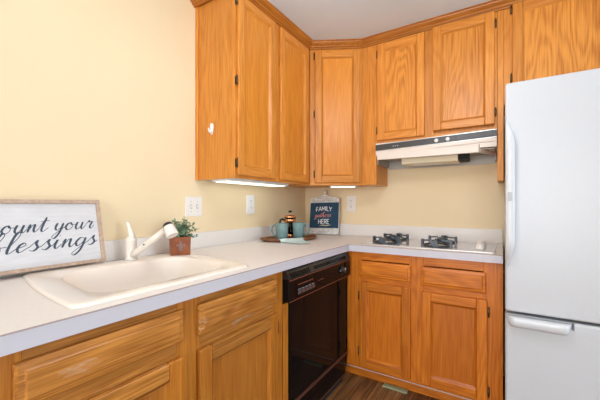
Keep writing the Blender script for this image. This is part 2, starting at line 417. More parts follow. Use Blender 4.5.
# ---- left wall cabinet (two doors), local x runs along +y of the room
c = thing('wall_cabinet', 'tall oak wall cabinet with two doors on the left wall, white hook on its side', 'cabinet', (.278, -1.297, 0), PI/2)
WL = .825; DL = .320
face_frame(c, 0, WL, UZ0, UZ1, [(0,.04), (.352,.432), (WL-.05, WL)], [(UZ0, UZ0+.035), (UZ1-.04, UZ1)], OV, OH)
mb = MB(); mb.box(0, .016, .0195, DL, UZ0, UZ1, OV); mb.box(WL-.016, WL, .0195, DL, UZ0, UZ1, OV); mb.box(.016, WL-.016, .0195, DL, UZ0+.012, UZ0+.028, MELA); mb.box(.016, WL-.016, .0195, DL, UZ1-.02, UZ1, OV); mb.box(.016, WL-.016, DL-.01, DL, UZ0+.028, UZ1-.02, OV)
mb.build('carcass', c)
mb = MB(); mb.box(-.007, -.0005, DL-.022, DL, UZ0, UZ1, OV); mb.build('scribe_strip', c, .002)
hz = (1.42, 1.885, 2.335)
door(c, .014, .364, UZ0+.018, UZ1-.022, OV, OH, OF, 'l', hz=hz)
door(c, .421, .790, UZ0+.018, UZ1-.022, OV, OH, OF)
# ---- diagonal corner cabinet
A = Vector((.280, -.470)); B = Vector((.637, -.277)); ang = math.atan2(B.y-A.y, B.x-A.x); WD = (B-A).length
c = thing('corner_cabinet', 'single door oak corner cabinet set diagonally between the two walls', 'cabinet', (A.x, A.y, 0), ang)
inv = (Matrix.Translation((A.x, A.y, 0)) @ Matrix.Rotation(ang, 4, 'Z')).inverted()
nx = Vector((-math.sin(ang), math.cos(ang)))*.0195
e = .001
mb = MB(inv); mb.prism([(A.x+nx.x+.012, A.y+nx.y+.008), (B.x-.004, B.y+.03), (B.x-.002, -e), (WX+e, -e), (WX+e, A.y+.003), (A.x-.02, A.y+.003)], 2, UZ0+.006, UZ1, OV); mb.build('carcass', c)
face_frame(c, 0, WD, UZ0, UZ1, [(.001,.04), (WD-.04, WD-.001)], [(UZ0, UZ0+.035), (UZ1-.04, UZ1)], OV, OH)
door(c, .042, WD-.018, UZ0+.02, UZ1-.024, OV, OH, OF, 'l', hz=(1.42, 1.885, 2.335))
# ---- hood cabinet, back wall
HX0, HX1 = .637, 1.523
c = thing('wall_cabinet', 'short two door oak wall cabinet mounted above the range hood', 'cabinet', (HX0, -.277, 0))
WH_ = HX1-HX0; HZ = 1.64; DB = .276
face_frame(c, 0, WH_, HZ, UZ1, [(.113,.135), (.445,.52), (WH_-.018, WH_)], [(HZ, HZ+.03), (UZ1-.03, UZ1)], OV, OH)
mb = MB(); mb.box(.113, WH_, .0195, DB, HZ, UZ1, OV); mb.build('carcass', c)
mb = MB(); mb.box(.001, .1125, 0, .019, UZ0, UZ1, OV); mb.box(.093, .1125, .0195, DB, UZ0, UZ1, OV); mb.box(.003, .093, .0195, DB, UZ0, UZ0+.016, OV); mb.build('filler_panel', c, .0012)
door(c, .125, .458, HZ+.022, UZ1-.02, OV, OH, OC, 'l')
door(c, .512, .872, HZ+.046, UZ1-.012, OV, OH, OC, 'r')
# ---- fridge cabinet
FX = 1.5245
c = thing('wall_cabinet', 'oak cabinet above the white refrigerator with one wide door', 'cabinet', (FX, -.277, 0))
mb = MB(); mb.box(.0, .0325, .0, DB, UZ0, UZ1, OV); mb.build('side_panel', c, .0015)
face_frame(c, .0335, .60, 1.80, UZ1, [(.0335,.085), (.50,.60)], [(1.80, 1.84), (UZ1-.03, UZ1)], OV, OH)
mb = MB(); mb.box(.0335, .60, .0195, DB, 1.80, UZ1, OV); mb.build('carcass', c)
door(c, .078, .54, 1.83, UZ1+.0, OV, OH, OC, 'l', st=.05, hz=(1.955, 2.37))
# ---- crown moulding swept along the cabinet tops
def sweep(path, prof, mats, name, parent=None, bevel=0):
    """profile (out, z) mitred along a plan polyline; the outside is to the right of the walking direction"""
    mb = MB(); n = len(path); P = [Vector(p) for p in path]; rings = []
    for i in range(n):
        ds = []
        if i > 0: ds.append((P[i]-P[i-1]).normalized())
        if i < n-1: ds.append((P[i+1]-P[i]).normalized())
        ns = [Vector((d.y, -d.x)) for d in ds]
        if len(ns) == 1: o = ns[0]
        else:
            o = (ns[0]+ns[1]).normalized(); o = o/max(.3, o.dot(ns[0]))
        rings.append([mb.V((P[i].x+o.x*q[0], P[i].y+o.y*q[0], q[1])) for q in prof])
    for i in range(n-1):
        k = mb.mi(mats[i]); a, b = rings[i], rings[i+1]; m_ = len(prof)
        for j in range(m_): mb.face([a[j], a[(j+1)%m_], b[(j+1)%m_], b[j]], k)
    mb.face(rings[0][::-1], 0); mb.face(rings[-1], 0)
    return mb.build(name, parent, bevel)
z = UZ1
prof = [(.0005, z-.012), (.010, z-.012), (.014, z-.004), (.022, z-.001), (.026, z+.007), (.036, z+.014), (.044, z+.024), (.046, z+.031), (.052, z+.033), (.052, CZ-.0005), (.0005, CZ-.0005)]
o = sweep([(WX+.001, -1.305), (.278, -1.305), (.279, -.471), (.637, -.277), (FX+.6, -.277)], prof, [CR, CRY, CR, CR], 'crown_moulding')
tag(o, 'long oak crown moulding running along cabinet tops under the ceiling', 'moulding')

# ---- under-cabinet lamps
t = thing('cabinet_light', 'slim white light fixture under the left wall cabinet', 'light', (0, 0, 0), 0)
MB().box(.03, .17, -1.24, -.60, UZ0-.008, UZ0+.0118, WHITE).build('housing', t, .004)
MB().box(.045, .155, -1.22, -.62, UZ0-.012, UZ0-.0085, TUBE).build('diffuser', t, .001)
t = thing('cabinet_light', 'short white light fixture under the diagonal corner cabinet', 'light', (A.x, A.y, 0), ang)
MB().box(.16, .37, .06, .16, UZ0-.008, UZ0+.0055, WHITE).build('housing', t, .004)
MB().box(.17, .36, .07, .15, UZ0-.012, UZ0-.0085, TUBE).build('diffuser', t, .001)

# ---- hook on the cabinet side
t = thing('adhesive_hook', 'small white heart shaped hook stuck on the left cabinet side', 'hook', (.098, -1.297, 1.63))
pl = [(-.013,.030), (-.004,.037), (.008,.032), (.013,.018), (.011,-.012), (.002,-.034), (-.008,-.030), (-.014,-.010)]
MB().prism(pl, 1, -.0055, -.0005, WHITE).build('backplate', t, .0015)
MB().tube([(.004, -.0056, .005), (.002, -.009, -.012), (.0, -.017, -.022), (-.004, -.022, -.012), (-.006, -.023, .004)], [.006, .006, .006, .0055, .004], WHITE, 8).build('prong', t)

# ---- base cabinets
BX = .653; BZ0, BZ1 = .10, .872
c = thing('base_cabinet', 'worn oak base cabinet under the sink left of the dishwasher', 'cabinet', (BX, -2.44, 0), PI/2)
W = 1.078
def R(y): return y+2.44
face_frame(c, 0, W, BZ0, BZ1, [(0, R(-2.352)), (R(-1.955), R(-1.858)), (R(-1.435), W)], [(BZ1-.045, BZ1), (.64, .748), (BZ0, BZ0+.03)], WV, WH)
mb = MB(); mb.box(0, .018, .0195, .69, BZ0, BZ1, WV); mb.box(W-.018, W, .0195, .69, BZ0, BZ1, WV); mb.box(.018, W-.018, .0195, .69, BZ0, BZ0+.018, WV); mb.box(.018, W-.018, .675, .69, BZ0+.018, BZ1, WV); mb.box(0, W, .075, .09, .0, BZ0, WV)
mb.box(W+.006, W+.050, .001, .06, BZ0, .70, WV)
mb.build('carcass', c)
drawer(c, R(-2.368), R(-1.938), .738, .840, WH); drawer(c, R(-1.875), R(-1.420), .732, .838, WH)
door(c, R(-2.368), R(-1.938), .125, .688, WV, WH, WP, 'l', st=.055); door(c, R(-1.875), R(-1.422), .125, .682, WV, WH, WP, 'r', st=.055, hz=(.20, .61))
# right run
c = thing('base_cabinet', 'oak base cabinet under the cooktop beside the white refrigerator', 'cabinet', (.653, -.597, 0))
W = .900
face_frame(c, 0, W, BZ0, BZ1, [(0,.105), (.414,.50), (.81, W)], [(BZ1-.055, BZ1), (.66, .715), (BZ0, BZ0+.025)], BV, BH)
mb = MB(); mb.box(.0, .018, .0195, .59, BZ0, BZ1, BV); mb.box(W-.018, W, .0195, .59, BZ0, BZ1, BV); mb.box(.018, W-.018, .0195, .59, BZ0, BZ0+.018, BV); mb.box(.018, W-.018, .575, .59, BZ0+.018, BZ1, BV)
mb.build('carcass', c)
mb = MB(); mb.box(-.045, W, .085, .098, .0, BZ0-.0005, BH); mb.build('toe_board', c)
mb = MB(); mb.prism([(.072, .0), (.0845, .0), (.0845, .046), (.079, .046), (.073, .036)], 0, -.045, W, BH); mb.box(-.045, W, .0775, .0845, .0462, .050, PLATE); mb.build('shoe_moulding', c)
drawer(c, .092, .425, .708, .812, BH); drawer(c, .484, .822, .700, .812, BH)
door(c, .093, .424, .113, .673, BV, BH, BP, 'l', hz=(.21, .58)); door(c, .488, .828, .113, .663, BV, BH, BP, 'r', hz=(.165, .60))

# ---- dishwasher
t = thing('dishwasher', 'black built-in dishwasher between the sink cabinet and the corner', 'dishwasher', (.655, -1.338, 0), PI/2)
W = .692
MB().box(.03, W, .03, .56, .045, .865, BLKP).build('tub', t)
MB().box(.030, W, -.012, .028, .205, .702, BLK).build('door', t, .004)
p = MB().box(-.021, W+.012, -.036, .028, .712, .822, BLK).build('control_panel', t, .004)
g = MB()
g.prism([(-.036, .8225), (-.018, .862), (.028, .866), (.028, .8225)], 0, -.021, W+.012, BLKP)
for i in range(9):
    x = .0+.021*i; g.prism([(-.0385, .828), (-.0365, .828), (-.0265, .851), (-.0285, .851)], 0, x, x+.007, BLK)
g.prism([(-.0335, .833), (-.0295, .833), (-.0225, .849), (-.0265, .849)], 0, .23, .64, BLK)
g.build('vent_grille', p)
tr = MB()
for z_ in (.8185, .7165): tr.box(-.020, W+.011, -.0375, -.0355, z_-.0022, z_+.001, COPT)
tr.build('panel_trim', p)
bt = MB()
for i in range(5):
    x = .055+.034*i; bt.box(x, x+.029, -.040, -.0355, .738, .757, KEYS); bt.box(x+.004, x+.025, -.0403, -.0398, .746, .749, COPT); bt.box(x+.002, x+.027, -.0366, -.0355, .760, .7625, GREY)
bt.build('button_row', p, .0006)
mk = MB()
for i in range(9):
    x = .06+.017*i; mk.box(x, x+.011, -.0368, -.0355, .783, .788, COPT)
mk.build('key_caption', p)
for a, b_ in ((.262,.275), (.285,.325), (.625,.66)): MB().box(a, b_, -.0368, -.0355, .764, .7665, COPT).build('indicator_line', p)
k = MB().lathe([(.025, 0), (.025, .004), (.021, .007), (.019, .02), (.016, .022)], BLKP, (.575, -.0362, .768), 24, axis=(0,-1,0))
k.box(.5735, .5765, -.0595, -.0578, .771, .786, PLATE); k.box(.602, .605, -.0375, -.0358, .766, .770, PLATE); k.box(.545, .548, -.0375, -.0358, .766, .770, PLATE)
k.build('timer_knob', p)
MB().box(.030, W, -.013, .028, .186, .202, BLKP).box(.030, W, -.0165, -.0125, .198, .2015, COPT).box(.030, W, -.0165, -.0125, .1865, .190, COPT).build('lower_trim', t)
MB().box(.030, W, -.004, .028, .052, .184, BLK).box(.030, W, -.0065, -.0035, .052, .056, COPT).build('lower_panel', t)
MB().box(.01, W-.01, .012, .03, .0, .05, DARKGAP).build('kick_plate', t)

# ---- countertop with sink opening
CT0, CT1 = .8745, .9146; EX = .678; EY = -.622; YE = -2.46; XR = 1.553
ct = thing('countertop', 'L shaped beige laminate countertop with white edge and backsplash', 'countertop', (0, 0, CT0))
dz = -CT0
SX0, SX1, SY0, SY1 = .10, .595, -2.165, -1.570
mb = MB()
mb.box(WX+.001, SX0, YE, -.001, CT0+dz, CT1+dz, LAM); mb.box(SX1, EX-.006, YE, EY, CT0+dz, CT1+dz, LAM)
mb.box(SX0, SX1, YE, SY0, CT0+dz, CT1+dz, LAM); mb.box(SX0, SX1, SY1, EY, CT0+dz, CT1+dz, LAM)
mb.box(SX0, XR, EY+.006, -.001, CT0+dz, CT1+dz, LAM); mb.box(SX0, EX-.006, EY, EY+.006, CT0+dz, CT1+dz, LAM)
mb.build('slab', ct)
mb = MB()
def band(z0, z1, out, m):
    mb.box(EX-.006, EX+out, YE, EY+.006 if out <= 0 else EY-out, z0+dz, z1+dz, m)
    mb.box(EX+out if out > 0 else EX, XR, EY-out, EY+.006, z0+dz, z1+dz, m)
    if out > 0: mb.box(EX-.006, EX+out, EY-out, EY+.006, z0+dz, z1+dz, m)
band(CT0-.003, CT1-.0022, 0, LAMW); mb.build('edge_band', ct)
mb = MB(); band(CT1-.0022, CT1+.0002, .0004, SEAM); mb.build('edge_seam', ct)
SPZ = 1.012
mb = MB().box(WX+.001, WX+.020, YE, -.001, CT1+.0003+dz, SPZ+dz, SPL); mb.box(WX+.0205, XR, -.020, -.001, CT1+.0003+dz, SPZ+dz, SPL); mb.build('backsplash', ct, .0015)

# ---- sink
t = thing('sink', 'shallow biscuit coloured drop-in sink below the lettered sign', 'sink', (0, 0, CT1))
def ringz(x0, x1, y0, y1, r, z_, bow): return [(x, y-.13*(x-.33), z_) for x, y in rrect(x0, x1, y0, y1, r, 6, bow)]
X0, X1, Y0, Y1 = .040, .630, -2.203, -1.524; bw = .014
q = [(0, .0005), (0, .007), (.003, .010), (.009, .0112), (.026, .0108)]
mb = MB(); rings = [ringz(X0+i, X1-i, Y0+i, Y1-i, .036, z_, bw) for i, z_ in q]
bx0, bx1, by0, by1 = .150, .580, -2.125, -1.60
for i, z_, r in ((0, .0105, .085), (.006, .006, .085), (.012, -.01, .082), (.025, -.07, .078), (.045, -.122, .07), (.075, -.148, .05), (.13, -.162, .04)):
    rings.append(ringz(bx0+i, bx1-i, by0+i, by1-i, r, z_, .012*(1 if i < .1 else .5)))
mb.loft(rings, BISC, False, True); mb.build('basin', t)
MB().lathe([(.044, -.1615), (.044, -.158), (.036, -.157), (.03, -.1605), (.004, -.1605)], STL, (.36, -1.87, 0), 24, True, True).build('drain', t)

# ---- faucet
RZ = CT1+.0112
t = thing('faucet', 'biscuit single lever kitchen faucet standing on the sink ledge', 'faucet', (.080, -1.776, RZ))
MB().lathe([(.029, 0), (.029, .005), (.0245, .009), (.0235, .014), (.0235, .088), (.0247, .090), (.0247, .094), (.0235, .096), (.021, .104), (.014, .111), (.004, .114)], BISC2, n=28).build('body', t)
MB().tube([(.004, .002, .098), (.003, -.002, .122), (-.002, -.008, .152), (-.009, -.015, .178)], [.019, .0145, .0105, .0085], BISC2, 12, .8).build('lever', t)
sp = MB().tube([(.008, 0, .022), (.05, .006, .045), (.12, .018, .090), (.212, .034, .146)], [.018, .0155, .0145, .0145], BISC2, 14).build('spout', t)
MB().lathe([(.004, -.032), (.017, -.030), (.0215, -.021), (.0235, -.006), (.025, .010), (.0255, .030), (.0235, .032), (.0225, .028), (.004, .027)], BISC2, (.236, .038, .148), 26, axis=(.42, .04, -.62)).build('spray_head', sp)
MB().lathe([(.0175, -.031), (.0225, -.0232), (.0232, -.0195), (.0222, -.0175), (.0215, -.0245)], BLKP, (.236, .038, .148), 26, False, False, axis=(.42, .04, -.62)).build('seal_ring', sp)
MB().lathe([(.0035, 0), (.0035, .004)], BLKP, (.105, -.001, .078), 10, axis=(.1, -1, .15)).build('set_screw', sp)

# ---- cooktop
t = thing('cooktop', 'pale flat gas cooktop with dark grates set in the counter', 'cooktop', (1.128, -.325, CT1))
w2, d2 = .388, .242
MB().loft([[(x, y, z_) for x, y in rrect(-w2+i, w2-i, -d2+i, d2-i, .012, 4)] for i, z_ in ((0, .0005), (0, .005), (.002, .007))], GLASSTOP, smooth=False).build('glass_plate', t)
MB().loft([[(x, y, z_) for x, y in rrect(-w2-.004, w2+.004, -d2-.004, d2+.004, .014, 4)] for z_ in (.0004, .0045)], STL, smooth=False).build('rim', t)
for bx in (-.252, .070):
    for by in (-.122, .124):
        b_ = MB().lathe([(.062, .0072), (.062, .010), (.050, .012), (.050, .013), (.036, .013), (.036, .022), (.032, .024)], ALU, (bx, by, 0), 28).build('burner', t)
        MB().lathe([(.034, .0242), (.034, .029), (.030, .032), (.004, .033)], BURN, (bx, by, 0), 24).build('cap', b_)
        g = MB(); R_ = .086
        for a in range(4):
            ca, sa = math.cos(a*PI/2), math.sin(a*PI/2)
            def T(u, v, z_): return (bx+u*ca-v*sa, by+u*sa+v*ca, z_)
            # prong: an upright blade from the rim to near the centre, foot outside
            pts = [(.026, .040), (.034, .048), (.070, .046), (.080, .050), (.092, .050), (.094, .0073), (.084, .0073), (.082, .030), (.070, .036), (.036, .038)]
            for s_ in (-.0045,):
                P0 = [g.V(T(p_[0], s_, p_[1])) for p_ in pts]; P1 = [g.V(T(p_[0], -s_, p_[1])) for p_ in pts]; k0 = g.mi(IRON); n_ = len(pts)
                g.face(P0, k0); g.face(P1[::-1], k0)
                for i in range(n_): g.face([P0[i], P0[(i+1)%n_], P1[(i+1)%n_], P1[i]], k0)
            v = [g.V(T(u, s2, z_)) for z_ in (.018, .047) for u, s2 in ((.078, -.021), (.090, -.021), (.090, .021), (.078, .021))]
            for q_ in ((0,3,2,1), (4,5,6,7), (0,1,5,4), (1,2,6,5), (2,3,7,6), (3,0,4,7)): g.face([v[i] for i in q_], g.mi(IRON))
        g.lathe([(.072, .0075), (.080, .0075), (.080, .018), (.072, .018)], IRON, (bx, by, 0), 28, False, False)
        g.build('grate', t, .0015)
for i in range(4):
    MB().lathe([(.026, .0072), (.026, .013), (.021, .017), (.019, .036), (.015, .038)], PLATE, (.312, -.145+.078*i, 0), 20).box(.309, .315, -.159+.078*i, -.131+.078*i, .0378, .043, PLATE).build('knob', t)

# ---- range hood
t = thing('range_hood', 'cream under-cabinet range hood with black control strip', 'hood', (0, 0, 0))
hx0, hx1 = .7525, 1.5215; yb = -.001; yf = -.297
mb = MB()
mb.box(hx0, hx1, yf+.0005, yb, 1.585, 1.6385, HOODW)
mb.prism([(hx0, yf), (hx1, yf), (hx1, yb), (hx1-.004, yb), (hx1-.004, yf+.1), (hx1-.09, yf+.004), (hx0+.004, yf+.004), (hx0+.004, yb), (hx0, yb)], 2, 1.545, 1.5848, HOODW)
mb.build('shell', t, .001)
k_ = .022   # the strip rises a little towards the right
def slab(a, b, z0, z1, y0, y1, m, mb):
    def zz(x, z_): return z_ + k_*(x-hx0)/(hx1-hx0)
    return mb.loft([[(x, y0, zz(x, z0)), (x, y1, zz(x, z0)), (x, y1, zz(x, z1)), (x, y0, zz(x, z1))] for x in (a, b)], m, smooth=False)
st_ = MB(); slab(hx0, hx1, 1.583, 1.626, yf-.008, yf-.0005, HOODK, st_); slab(hx0, hx1, 1.6262, 1.6295, yf-.010, yf-.0005, STL, st_); slab(hx0, hx1, 1.5795, 1.5828, yf-.010, yf-.0005, STL, st_)
s = st_.build('control_strip', t)
slab(1.30, 1.495, 1.590, 1.617, yf-.0092, yf-.0081, GASK, MB()).build('vent_panel', s)
for x in (1.175, 1.245): MB().lathe([(.013, 0), (.013, .008), (.010, .011), (.003, .0115)], PLATEW, (x, yf-.0082, 1.603+k_*(x-hx0)/.77), 16, axis=(0,-1,0)).build('knob', s)
mk = MB()
for i in range(3): mk.box(.88+.016*i, .889+.016*i, yf-.0088, yf-.0081, 1.604, 1.610, GREY)
mk.build('markings', s)
lp = MB()
slab(hx0, hx1, 1.556, 1.5778, yf-.008, yf-.0005, HOODW, lp)
P_ = [(hx0+.014, yf-.016), (hx1-.098, yf-.016), (hx1-.004, yf+.20), (hx1-.004, yf+.212), (hx1-.102, yf-.004), (hx0+.014, yf-.004)]
lp.prism(P_, 2, 1.514, 1.5655, HOODW)
lp.build('front_lip', t, .0015)
MB().box(hx0+.012, hx1-.012, yf+.02, yb-.004, 1.535, 1.5395, HOODG).box(hx0+.0045, hx0+.012, yf+.02, yb-.004, 1.483, 1.5395, HOODG).box(hx1-.012, hx1-.0045, yf+.214, yb-.004, 1.483, 1.5395, HOODG).box(hx0+.012, hx1-.012, yb-.012, yb-.004, 1.47, 1.535, HOODG).build('underside', t)
mb = MB(); mb.prism([(yf+.03, 1.5345), (yf+.05, 1.478), (yf+.19, 1.474), (yf+.22, 1.5345)], 0, .93, 1.30, LENS); mb.box(1.0, 1.22, yf+.08, yf+.16, 1.4705, 1.476, HOODW); mb.build('filter_housing', t, .003)
mb = MB(); mb.prism([(yf+.03, 1.5345), (yf+.05, 1.484), (yf+.17, 1.480), (yf+.20, 1.5345)], 0, 1.3005, 1.36, DARKGAP); mb.build('fan_intake', t)

# ---- refrigerator
fx0, fx1 = 1.5605, 2.32; fy = -.85
t = thing('refrigerator', 'large white bottom-freezer refrigerator at the right', 'refrigerator', (1.94, -.42, 0))
def fr(mb, name, par, bev=0.0, seg=3):
    mb.T = Matrix.Translation((-1.94, .42, 0)); return mb.build(name, par, bev, seg)
fr(MB().box(fx0+.004, fx1-.004, -.775, -.04, .03, 1.735, FRG), 'body', t, .006)
fr(MB().box(fx0+.01, fx1-.01, -.782, -.7755, .10, 1.73, GASK), 'door_gasket', t)
ud = fr(MB().box(fx0, fx1, fy, -.7825, .690, 1.748, FRG), 'upper_door', t, .010, 4)
ld = fr(MB().box(fx0, fx1, fy, -.7825, .095, .678, FRG), 'freezer_drawer', t, .010, 4)
fr(MB().box(fx0+.02, fx1-.02, -.76, -.70, .0, .09, GASK), 'base_grille', t)
# tall bowed grip at the left edge of the upper door
rings = []
for i in range(19):
    s_ = i/18; zz = .885+.700*s_; k_ = min(1, math.sin(PI*min(max(s_, .0), 1))*2.4+.02)
    out = fy-.001-.048*min(1, math.sin(PI*s_)*2.6); x1_ = fx0+.006+.032*max(.12, min(1, math.sin(PI*s_)*2.2))
    x0_ = fx0+.001
    rings.append([(x0_, fy+.002, zz), (x0_, out+.006, zz), (x0_+.004, out, zz), (x1_-.006, out, zz), (x1_, out+.012, zz), (x1_, fy+.002, zz)])
h = MB().loft(rings, FRGH); h = fr(h, 'door_handle', ud)
fr(MB().box(fx0+.009, fx0+.026, fy-.0505, fy-.0488, 1.200, 1.240, GREY), 'badge', h)
rings = []
xa, xb = fx0+.004, fx0+.238
for i in range(17):
    s_ = i/16; xx = xa+(xb-xa)*s_; e_ = min(1, math.sqrt(max(0.02, 1-(max(0, abs(s_-.5)-.40)/.10)**2)))
    zt = .676; zb_ = .676-.046*e_; out = fy-.001-.040*e_
    rings.append([(xx, fy+.002, zt), (xx, out+.004, zt), (xx, out, zt-.006*e_), (xx, out, zb_+.012*e_), (xx, out+.010, zb_), (xx, fy+.002, zb_)])
h = MB().loft(rings, FRGH); fr(h, 'drawer_handle', ld)
fr(MB().box(xb+.001, xb+.008, fy-.008, fy+.001, .650, .678, GASK), 'handle_notch', ld)

# ---- floor vent
t = thing('floor_vent', 'small pale green vent plate on the floor before cooktop cabinet', 'vent', (.968, -.553, 0))
mb = MB().box(-.078, .078, -.024, .020, .0005, .006, VENT); mb.build('plate', t, .0015)

# ---- wall plates
def screws(t, pts, f):
    for p_ in pts: MB().lathe([(.0035, 0), (.003, .0012)], GREY, f(p_), 8, axis=f(None)).build('screw', t)
t = thing('switch_plate', 'ivory double switch plate on the left wall above the potted plant', 'switch', (WX, -1.316, 1.172), PI/2)
MB().loft([[(x, y_, z_) for x, z_ in rrect(-.062+i, .062-i, -.060+i, .060-i, .006, 3)] for i, y_ in ((0, -.0008), (0, -.003), (.003, -.006))], PLATE, smooth=False).build('plate', t)
for x in (-.024, .024):
    MB().box(x-.007, x+.007, -.0066, -.0058, -.013, .013, GREY).prism([(-.0066, -.009), (-.0066, .009), (-.014, .007), (-.012, -.002)], 0, x-.0045, x+.0045, PLATE).build('toggle', t)
screws(t, [(x, z_) for x in (-.024, .024) for z_ in (-.03, .03)], lambda p_: (0,-1,0) if p_ is None else (p_[0], -.0058, p_[1]))
def outlet(label, loc, rz, m):
    t = thing('outlet', label, 'outlet', loc, rz)
    MB().loft([[(x, y_, z_) for x, z_ in rrect(-.044+i, .044-i, -.070+i, .070-i, .006, 3)] for i, y_ in ((0, -.0008), (0, -.003), (.003, -.006))], m, smooth=False).build('plate', t)
    for z0 in (-.024, .024):
        r = MB(); r.loft([[(.0175*math.cos(a), y_, z0+max(-.0135, min(.0135, .0175*math.sin(a)))) for a in [2*PI*i/24 for i in range(24)]] for y_ in (-.0058, -.0082)], m, smooth=False)
        rc = r.build('receptacle', t)
        MB().box(-.0075, -.005, -.0087, -.0081, z0-.001, z0+.009, SLOT).box(.005, .0075, -.0087, -.0081, z0-.001, z0+.008, SLOT).box(-.0022, .0022, -.0087, -.0081, z0-.010, z0-.006, SLOT).build('slots', rc)
    screws(t, [(0, 0)], lambda p_: (0,-1,0) if p_ is None else (0, -.0058, 0))
    return t
outlet('white wall outlet on the left wall above the mugs', (WX, -.795, 1.184), PI/2, PLATEW)
outlet('white wall outlet on the back wall right of the family sign', (.428, 0, 1.19), 0, PLATE)

# ---- count your blessings sign: local x along +y of room (left to right seen from the room)
SH, SW = .278, .62
by, bz = -1.872, CT1+.016
t = thing('wall_sign', 'framed white sign lettered count your blessings leaning behind the sink', 'sign', (.040, by, bz), 0)
lean = math.atan2(.064, SH)
t.rotation_euler = Matrix.Rotation(PI/2, 3, 'Z').to_4x4().to_euler()
t.rotation_mode = 'XYZ'
M_ = Matrix.Rotation(PI/2, 4, 'Z') @ Matrix.Rotation(-lean, 4, 'X')
t.rotation_euler = M_.to_euler()
# local: x from -SW (left) to 0 (right), z up the board, front at -y
fw = .014
mb = MB()
for a, b_, c_, d_ in ((-SW, -SW+fw, 0, SH), (-fw, 0, 0, SH), (-SW+fw, -fw, 0, fw), (-SW+fw, -fw, SH-fw, SH)): mb.box(a, b_, -.012, .012, c_, d_, SGNF)
mb.build('frame', t, .001)
bd = MB().box(-SW+fw, -fw, .001, .006, fw, SH-fw, SGNW).build('board', t)
mb = MB()
PB = lambda u, v, d: (u, .0009-d, v)
h1 = .030; tx = 'count your'; sx = 1.17
lettering(mb, tx, -.036-word_width(tx)*h1*sx, .148, h1, sx, .0075, INK, .3, .015, P=PB)
h2 = .034; tx = 'blessings'; sx = 1.36
lettering(mb, tx, -.030-word_width(tx)*h2*sx, .074, h2, sx, .0085, INK, .3, .02, P=PB)
mb.build('lettering', bd)

# ---- planter
PZ = RZ
t = thing('plant_pot', 'rusty brown square pot with fleur emblem and green sprigs', 'plant', (.128, -1.545, PZ), math.radians(58))
pw = .050; ph = .094
def sq(r, z_): return [(-r, -r, z_), (r, -r, z_), (r, r, z_), (-r, r, z_)]
mb = MB(); mb.loft([sq(.047, .0005), sq(.050, ph), sq(.0445, ph), sq(.043, ph-.02)], RUST, True, True, False); pot = mb.build('pot', t, .0015)
em = MB()
def fl(pts): em.prism([(x, z_) for x, z_ in pts], 1, -.0535, -.0488, SILV)
fl([(0,.074), (.005,.064), (.007,.054), (.0035,.042), (-.0035,.042), (-.007,.054), (-.005,.064)])
for s_ in (-1, 1):
    q = [(.0045,.041), (.008,.052), (.015,.058), (.021,.053), (.020,.046), (.016,.044), (.0165,.050), (.012,.050), (.0085,.041)]
    fl([(s_*x, z_) for x, z_ in q]); q = [(.003,.036), (.009,.030), (.010,.023), (.005,.027), (.0015,.033)]; fl([(s_*x, z_) for x, z_ in q])
em.box(-.011, .011, -.0545, -.0488, .0365, .0405, SILV); fl([(.003,.036), (0,.019), (-.003,.036)])
em.build('emblem', pot)
MB().box(-.042, .042, -.042, .042, ph-.019, ph-.010, SOIL).build('soil', t)
fo = MB(); stm = MB(); rnd = random.Random(3)
for i in range(86):
    a = rnd.uniform(0, 2*PI); r0 = rnd.uniform(0, .034); r1 = rnd.uniform(.015, .098); hh = rnd.uniform(.02, .092)*(1-.35*(r1/.098)**2)
    if rnd.random() < .2: hh = rnd.uniform(-.006, .02); r1 = rnd.uniform(.062, .092)
    p0 = Vector((r0*math.cos(a), r0*math.sin(a), ph-.012)); p3 = Vector((r1*math.cos(a), r1*math.sin(a), ph+hh)); p1 = p0.lerp(p3, .4)+Vector((0,0,.018))
    pts = [p0, p1, p0.lerp(p3, .75)+Vector((0,0,.008)), p3]
    stm.tube(pts, [.0014, .0012, .001, .0007], STEM, 5)
    for j in range(9):
        f_ = .25+.75*j/8; seg = min(2, int(f_*3)); p_ = pts[seg].lerp(pts[seg+1], f_*3-seg)
        d_ = Vector((rnd.gauss(0, 1), rnd.gauss(0, 1), rnd.gauss(.35, .7))).normalized(); ln = rnd.uniform(.012, .021); wd = rnd.uniform(.0035, .0055)
        sd = d_.cross(Vector((rnd.gauss(0,1), rnd.gauss(0,1), rnd.gauss(0,1)))).normalized(); nn = d_.cross(sd)
        m_ = LEAF if rnd.random() < .62 else LEAF2; k_ = fo.mi(m_)
        v = [fo.V(p_), fo.V(p_+d_*ln*.45+sd*wd), fo.V(p_+d_*ln), fo.V(p_+d_*ln*.45-sd*wd), fo.V(p_+d_*ln*.5-nn*wd*.35)]
        for tri in ((0,1,4), (1,2,4), (2,3,4), (3,0,4)): fo.face([v[q_] for q_ in tri], k_)
fo.build('foliage', t); stm.build('stems', t)

# ---- serving tray with mugs, press and napkin
TA = math.radians(68.5); TC = Vector((.178, -.600, CT1))
t = thing('serving_tray', 'oval walnut tray on the counter holding mugs and coffee press', 'tray', TC, TA)
def oval(a, b_, z_, n=40): return [(a*math.copysign(abs(math.cos(2*PI*i/n))**.8, math.cos(2*PI*i/n)), b_*math.copysign(abs(math.sin(2*PI*i/n))**.8, math.sin(2*PI*i/n)), z_) for i in range(n)]
tray = MB().loft([oval(.205, .112, .0006), oval(.225, .132, .010), oval(.232, .140, .022), oval(.226, .134, .023), oval(.214, .123, .012), oval(.195, .106, .009)], WALN).build('dish', t)
t.location = TC
tm = Matrix.Translation(TC) @ Matrix.Rotation(TA, 4, 'Z')
for s_ in (-1, 1): hd = MB(); hd.tube([(s_*.216, -.035, .019), (s_*.236, -.025, .021), (s_*.241, 0, .022), (s_*.236, .025, .021), (s_*.216, .035, .019)], .0065, WALN, 8); hd.build('handle', t)
